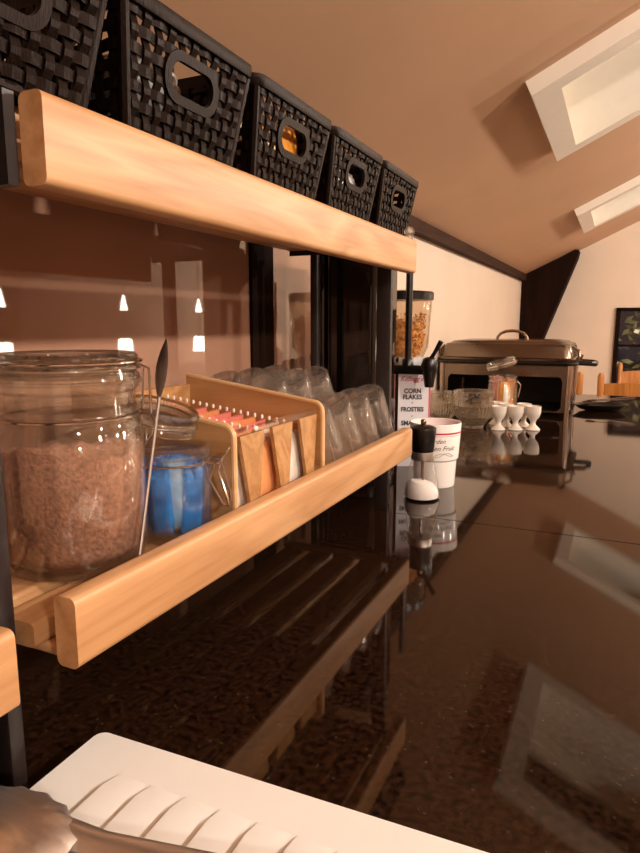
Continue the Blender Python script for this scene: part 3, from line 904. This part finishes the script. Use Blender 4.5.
fo = obj('muesli', fm, 'flakes', d, 0); fo['kind'] = 'stuff'
obj('hopper_core', MB().lathe([(.036, .238), (.046, .262), (.050, .32), (0, .326)], 24), 'flakes', d)
obj('outlet', MB().lathe([(.030, .195), (.040, .205), (.050, .234), (.03, .2345)], 32), 'black_plastic', d)
obj('column', MB().lathe([(.055, 0), (.055, .010), (.030, .018), (.022, .03), (.022, .195)], 32), 'black_plastic', d)
def dl(x, y, z): return (x + .476, y - 1.505, z)
obj('arm', MB().prism([(p[0], p[1]) for p in rrect(.024, .020, .006, 4, 0, .219)], 0, .075, 'x').xf(Matrix.Translation(dl(-.446, 1.343, 0)) @ Matrix.Rotation(R(2), 4, 'Z')), 'black_plastic', d)
obj('arm_link', MB().prism(rrect(.026, .024, .006, 4, 0, .219), 0, .150, 'y').xf(Matrix.Translation(dl(-.456, 1.335, 0))), 'black_plastic', d)
obj('rod', MB().lathe([(.013, .228), (.012, .240), (.0075, .246), (.0075, .44)], 20).xf(Matrix.Translation(dl(-.4115, 1.343, 0))), 'black_plastic', d)
obj('spout', MB().lathe([(.009, .183), (.010, .186), (.013, .205), (.017, .222), (.018, .232), (.014, .243), (.008, .247), (0, .248)], 24).xf(Matrix.Translation(dl(-.3625, 1.340, 0))), 'black_plastic', d)
obj('lever', MB().tube([dl(-.3625, 1.340, .240), dl(-.352, 1.338, .256), dl(-.338, 1.336, .281)], [.005, .0042, .0055], 10), 'black_plastic', d)

# glossy black upright appliance at the end of the shelf
ap = thing('drinks_machine', 'glossy black upright machine between the shelf end and the wall', 'machine', (-.452, 1.175, 0))
obj('body', MB().prism(rrect(.098, .135, .012, 6), .012, .455, 'z'), 'black_gloss', ap)
obj('front_column', MB().lathe([(.016, .0), (.016, .45)], 24).xf(Matrix.Translation((-.068, -.04, 0))), 'black_gloss', ap)
obj('foot', MB().prism(rrect(.09, .125, .010, 4), 0, .012, 'z'), 'black_plastic', ap)
obj('steel_strip', MB().box(.046, .0505, -.030, -.026, .02, .41), 'steel', ap)
lad = thing('hanging_ladle', 'copper ladle hanging beside the glossy black machine', 'ladle', (-.545, 1.165, .40))
obj('handle', MB().tube([(0, 0, 0), (0, 0, -.06), (.004, 0, -.13)], [.004, .005, .006], 8, sq=.5), 'copper', lad)
obj('bowl', MB().shell([(0, -.012), (.012, -.010), (.018, -.002), (.019, .004), (.0175, .004), (.011, -.008), (0, -.0095)], 24).xf(Matrix.Translation((.004, 0, -.148)) @ Matrix.Rotation(R(80), 4, 'X')), 'copper', lad)

# ------------------------------------------------------------------ cut-glass bowls, egg cups, jar
def cut_bowl(label, loc, r, h):
    t = thing('cut_glass_bowl', label, 'bowl', loc)
    m = MB(); n = 64
    def wall(r0, z, facet):
        return [((r0 + (facet if k % 2 else 0)) * math.cos(2 * PI * k / n), (r0 + (facet if k % 2 else 0)) * math.sin(2 * PI * k / n), z) for k in range(n)]
    rings = [wall(.0005, .001, 0), wall(r * .52, 0, 0), wall(r * .55, .010, .001), wall(r * .84, h * .32, .0028), wall(r * .98, h * .62, .0025), wall(r * .95, h * .78, .0005), wall(r, h, 0), wall(r - .003, h, 0), wall(r * .90, h * .75, 0), wall(r * .93, h * .6, 0), wall(r * .79, h * .32, 0), wall(r * .45, .014, 0), wall(.0005, .010, 0)]
    obj('glass_wall', m.loft(rings, False, False), 'cut_glass', t, 20)
    obj('rim_bead', MB().tube([((r - .0012) * math.cos(2 * PI * k / 48), (r - .0012) * math.sin(2 * PI * k / 48), h) for k in range(48)], .0016, 8, True), 'tumbler_glass', t)
cut_bowl('cut-glass bowl with a wide rim standing beside the egg cups', (-.392, 1.972, 0), .061, .113)
cut_bowl('smaller cut-glass bowl beside the cereal sign', (-.502, 2.02, 0), .048, .100)

ep = [(0, 0), (.021, 0), (.022, .002), (.017, .008), (.0085, .016), (.0075, .022), (.010, .030), (.018, .040), (.0222, .054), (.0222, .072), (.0212, .0725), (.0198, .071), (.0198, .055), (.015, .044), (0, .036)]
emesh = mesh_of('egg_cup', MB().shell(ep, 32), 'egg_ceramic', 50)
for k, (x, y) in enumerate(((-.313, 1.960), (-.266, 1.980), (-.218, 2.000), (-.302, 2.030), (-.252, 2.052), (-.338, 2.062))):
    o = bpy.data.objects.new('egg_cup', emesh); COL.objects.link(o); o.location = (x, y, 0)
    tag(o, 'white ceramic egg cup, ' + ['front row, beside the glass bowl', 'middle of the front row', 'front row, at the end away from the glass bowl',
        'back row, middle', 'back row, at the end away from the glass bowl', 'back row, behind the glass bowl'][k], 'egg cup', 'egg cups beside the glass bowl')

j3 = thing('clip_jar', 'clip jar of red and amber packets before the chafing dish, lid ajar', 'jar', (-.335, 2.15, 0))
obj('jar_glass', jar_body(.048, .150, .044, .0025), 'jar_glass', j3)
for k in range(9):
    a = 2 * PI * k / 9
    pack('sachet', '', '', (.022 * math.cos(a), .022 * math.sin(a), .012 + rl.uniform(0, .01)), .036, .125 + rl.uniform(-.02, .01), .012, ('red_pack', 'amber_pack', 'white_foil')[k % 3], (R(rl.uniform(-5, 5)), R(rl.uniform(-3, 3)), a + PI / 2 + .3), None, j3)
lid = obj('lid', jar_lid(.049), 'lid_glass', j3); lid.location = (-.005, -.005, .178); lid.rotation_euler = (R(6), R(-16), 0)
obj('lid_ring', MB().tube(ring_pts(.050, 0), .0018, 6, True), 'wire_steel', j3).matrix_basis = Matrix.Translation((-.005, -.005, .184)) @ Matrix.Rotation(R(-16), 4, 'Y')
obj('wire_clip', MB().tube(ring_pts(.0455, .133), .0014, 6, True).tube([(.044, 0, .133), (.058, -.006, .12), (.054, -.008, .09), (.05, .0, .08), (.056, .008, .12), (.044, .006, .133)], .0013, 6), 'wire_steel', j3)

# ------------------------------------------------------------------ chafing dish
CW, CD = .462, .34
cf = thing('chafing_dish', 'rectangular stainless steel chafing dish with domed lid', 'chafing dish', (-.360, 2.475, 0))
def rrz(w, dd, r, z, n=6): return [(p[0], p[1], z) for p in rrect(w, dd, r, n)]
obj('lid', MB().loft([rrz(CW + .004, CD + .004, .03, .190), rrz(CW + .006, CD + .006, .03, .196), rrz(CW - .010, CD - .010, .03, .200), rrz(CW - .024, CD - .024, .03, .236), rrz(CW - .036, CD - .036, .03, .246), rrz(CW - .065, CD - .065, .03, .250), rrz(CW - .075, CD - .075, .03, .2545), rrz(CW - .13, CD - .12, .03, .258)]), 'brushed_steel', cf)
obj('lid_handle', MB().tube([(-.055, 0, .256), (-.052, 0, .268), (-.042, 0, .280), (-.022, 0, .288), (0, 0, .290), (.022, 0, .288), (.042, 0, .280), (.052, 0, .268), (.055, 0, .256)], .0055, 10), 'steel', cf)
obj('rim', MB().loft([rrz(CW - .03, CD - .03, .03, .174), rrz(CW + .018, CD + .018, .035, .176), rrz(CW + .024, CD + .024, .036, .182), rrz(CW + .018, CD + .018, .035, .187), rrz(CW - .03, CD - .03, .03, .189)]), 'black_plastic', cf)
obj('water_pan', MB().loft([rrz(CW - .05, CD - .05, .03, .125), rrz(CW - .03, CD - .03, .03, .135), rrz(CW - .028, CD - .028, .03, .174)]), 'brushed_steel', cf)
# stand: front and back panels with a rounded opening, sides, legs
for yy, nm in ((-CD / 2 + .008, 'front_panel'), (CD / 2 - .012, 'back_panel')):
    outer = rrect(CW - .03, .158, .006, 6, 0, .094)
    inner = rrect(CW - .070, .122, .022, 6, 0, .078)
    mbp = MB()
    lay = [[(p[0], t_, p[1]) for p in pl] for (pl, t_) in ((outer, yy), (outer, yy + .004), (inner, yy + .004), (inner, yy))]
    obj(nm, mbp.loft(lay, closed=True), 'brushed_steel', cf)
for sx in (-1, 1):
    obj('side_panel', MB().box(sx * (CW / 2 - .018) - .002, sx * (CW / 2 - .018) + .002, -CD / 2 + .013, CD / 2 - .013, .02, .173), 'brushed_steel', cf)
    for sy in (-1, 1):
        obj('leg', MB().tube([(sx * (CW / 2 - .012), sy * (CD / 2 - .006), .176), (sx * (CW / 2 - .017), sy * (CD / 2 - .006), 0)], [.0085, .0085], 14), 'steel', cf)
    obj('side_handle', MB().tube([(sx * (CW / 2 + .008), -.115, .184), (sx * (CW / 2 + .050), -.11, .182), (sx * (CW / 2 + .062), -.095, .180), (sx * (CW / 2 + .062), -.02, .180), (sx * (CW / 2 + .050), -.005, .182), (sx * (CW / 2 + .008), 0.0, .184)], .0085, 10), 'black_plastic', cf)
    obj('hinge', MB().tube([(sx * (CW / 2 - .002), -.13, .190), (sx * (CW / 2 + .012), -.13, .205), (sx * (CW / 2 + .010), -.13, .225), (sx * (CW / 2 - .012), -.13, .240)], [.004, .005, .006, .004], 8).tube([(sx * (CW / 2 + .008), -.09, .188), (sx * (CW / 2 + .018), -.09, .212)], .007, 10), 'steel', cf)
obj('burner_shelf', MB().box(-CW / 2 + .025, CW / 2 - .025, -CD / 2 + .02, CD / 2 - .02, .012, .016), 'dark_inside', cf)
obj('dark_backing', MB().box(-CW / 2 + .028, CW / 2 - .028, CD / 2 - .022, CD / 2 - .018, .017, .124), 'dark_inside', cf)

# black serving dish with serving spoons beside the chafing dish
tr = thing('serving_dish', 'low black oval serving dish beside the chafing dish', 'dish', (-.045, 2.56, 0), (0, 0, R(25)))
obj('dish', MB().shell([(0, 0), (.05, 0), (.075, .006), (.098, .022), (.100, .024), (.094, .024), (.072, .010), (0, .006)], 40).xf(Matrix.Diagonal((1.0, .62, 1, 1))), 'black_plastic', tr)
for k, (ya, ang) in enumerate(((-.012, 12), (.014, -8), (.0, 2))):
    s = thing('serving_spoon', ['serving spoon with its black handle jutting from the black dish', 'serving spoon with steel handle lying across the black dish', 'small steel spoon lying in the black dish'][k], 'spoon', (-.055 + .012 * k, 2.552 + ya, .0265 + .0075 * k), (0, R(-3), R(20 + ang)))
    mt = ['black_plastic', 'steel', 'steel'][k]
    obj('handle', MB().tube([(-.03, 0, 0), (.02, 0, .002), (.115, 0, .006)], [.003, .0028, .0045], 8, sq=.6), mt, s)
    obj('bowl', MB().shell([(0, -.004), (.010, -.003), (.016, .002), (.0148, .0025), (.009, -.002), (0, -.003)], 20).xf(Matrix.Translation((-.048, 0, 0)) @ Matrix.Diagonal((1.35, .85, 1, 1))), mt, s)

# ------------------------------------------------------------------ dining chairs beyond the counter
def chair(label, loc, rz, group=None):
    t = thing('dining_chair', label, 'chair', loc, (0, 0, rz), group)
    for sx in (-1, 1):
        obj('back_post', MB().tube([(sx * .19, -.20, 0), (sx * .19, -.20, .45), (sx * .195, -.22, .72), (sx * .20, -.25, .945), (sx * .20, -.252, .962)], [.017, .019, .018, .017, .010], 12), 'chair_wood', t)
        obj('leg', MB().tube([(sx * .195, .19, 0), (sx * .195, .19, .44)], [.015, .019], 12), 'chair_wood', t)
        obj('side_stretcher', MB().tube([(sx * .19, -.20, .2), (sx * .195, .19, .2)], .010, 8), 'chair_wood', t)
    obj('seat', MB().loft([[(p[0], p[1], z) for p in rrect(.44, .44, .04, 4)] for z in (.44, .465)]), 'chair_wood', t)
    def slat(za, zb, arch, dip):
        m = MB(); rings = []
        for i in range(13):
            u = i / 12 * 2 - 1
            x = u * .192; y = -.235 - .02 * (1 - u * u)
            zt = zb + arch * (1 - u * u); zl = za + dip * (1 - u * u)
            rings.append([(x, y - .009, zl), (x, y + .009, zl), (x, y + .009, zt), (x, y - .009, zt)])
        return m.loft(rings)
    obj('crest_rail', slat(.775, .905, .012, .020), 'chair_wood', t)
    obj('back_slat', slat(.655, .71, .0, .0), 'chair_wood', t)
    obj('back_slat', slat(.56, .60, .0, .0), 'chair_wood', t)
    return t
chair('orange pine dining chair with an arched crest rail just past the counter end', (.130, 3.86, ZF), R(0))
chair('orange pine dining chair close behind the chafing dish', (-.36, 3.93, ZF), R(-3))
chair('orange pine dining chair facing away against the far wall under the window', (.22, 4.355, ZF), R(180))

# ------------------------------------------------------------------ white ridged cutting board and tongs
cb = thing('cutting_board', 'white plastic cutting board with raised slanting ridges', 'cutting board', (-.337, .332, 0), (0, 0, R(1.6)))
BXW, BYD = .46, .30
obj('board', MB().loft([[(p[0] + BXW / 2, p[1] - BYD / 2, z) for p in rrect(BXW - i * 2, BYD - i * 2, .008, 5)] for (z, i) in ((0, .002), (.002, 0), (.0135, 0), (.016, .002))]), 'white_board', cb)
for k in range(13):
    x0 = .046 + k * .0268
    # ridge: steep on its -x side, falling gently towards +x
    prof = [(x0, .0158), (x0 + .0006, .0198), (x0 + .0018, .0202), (x0 + .0258, .0158)]
    rings = [[(p[0], -.258, p[1]) for p in prof], [(p[0], -.050, p[1]) for p in prof], [(p[0], -.034, .0157 + (p[1] - .0157) * .05) for p in prof]]
    obj('ridge', MB().loft(rings), 'white_board', cb)

tg = thing('serving_tongs', 'stainless serving tongs with scalloped ends lying on the cutting board', 'tongs', (.020, .013, .0))
def tong_arm(zoff, yoff, nm):
    path = [(-.300, .213, .040), (-.262, .222, .034), (-.20, .2295, .0365), (-.10, .243, .044), (.02, .259, .056), (.06, .265, .058)]
    rings = []
    hw = [.012, .0080, .0120, .0130, .0135, .0135]
    for (p, w_) in zip(path, hw):
        dirx = Vector((.99, .13, 0)); sdx = Vector((-.13, .99, 0))
        c0 = Vector(p) + Vector((0, yoff, zoff))
        pts = []
        for (a_, b_) in ((-1, -.0015), (-.6, .0032), (0, .0042), (.6, .0032), (1, -.0015), (.6, .0018), (0, .0027), (-.6, .0018)):
            pts.append(tuple(c0 + sdx * (w_ * a_) + Vector((0, 0, b_))))
        rings.append(pts)
    arm = obj(nm, MB().loft(rings), 'tong_steel', tg, 50)
    # scalloped head: a shallow fluted shell
    m = MB(); n = 48; rr3 = []
    for q, z in ((.02, .008), (.35, .0076), (.65, .0060), (.88, .003), (1.0, -.001), (.97, -.0022), (.6, .004), (.02, .0062)):
        ring = []
        for k in range(n):
            a = 2 * PI * k / n
            sc = 1 + .030 * q ** 4 * math.cos(a * 16)
            x = -.314 + .044 * q * sc * math.cos(a); y = .2025 + .0285 * q * sc * math.sin(a)
            ring.append((x, y + yoff, .0395 + zoff + z + .10 * (x + .29) * -.2 + .0006 * q ** 3 * math.cos(a * 16)))
        rr3.append(ring)
    obj('scalloped_head', m.loft(rr3), 'tong_steel', arm, 60)
tong_arm(0, 0, 'upper_arm')
tong_arm(-.0135, -.004, 'lower_arm')
obj('spring_bend', MB().tube([(.058, .2645, .0585), (.066, .2655, .0575), (.069, .2655, .0515), (.066, .2625, .0455), (.058, .2605, .0445)], .0032, 10, sq=3.8), 'tong_steel', tg)

# ------------------------------------------------------------------ garden foliage outside the window
lm = MB(); rg = random.Random(11)
for k in range(900):
    x, y, z = rg.uniform(-.5, 1.3), YF + rg.uniform(.35, .9), rg.uniform(-.6, .8)
    s1 = Vector((rg.uniform(-1, 1), rg.uniform(-.6, .6), rg.uniform(-1, 1))).normalized() * rg.uniform(.025, .05)
    s2 = s1.cross(Vector((rg.uniform(-.3, .3), 1, rg.uniform(-.3, .3)))).normalized() * rg.uniform(.010, .02)
    ce = Vector((x, y, z))
    lm.add([ce - s1, ce - s2, ce + s1, ce + s2], [(0, 1, 2, 3)])
lf = obj('garden_foliage', lm, 'leaf', None, 0)
tag(lf, 'dense garden leaves lit at night outside the far window', 'foliage'); lf['kind'] = 'stuff'
gl_ = bpy.data.lights.new('garden_light', 'POINT'); gl_.energy = 90; gl_.color = (1, .85, .65); gl_.shadow_soft_size = .05
go = bpy.data.objects.new('garden_light', gl_); COL.objects.link(go); go.location = (1.0, YF + .25, 1.0)
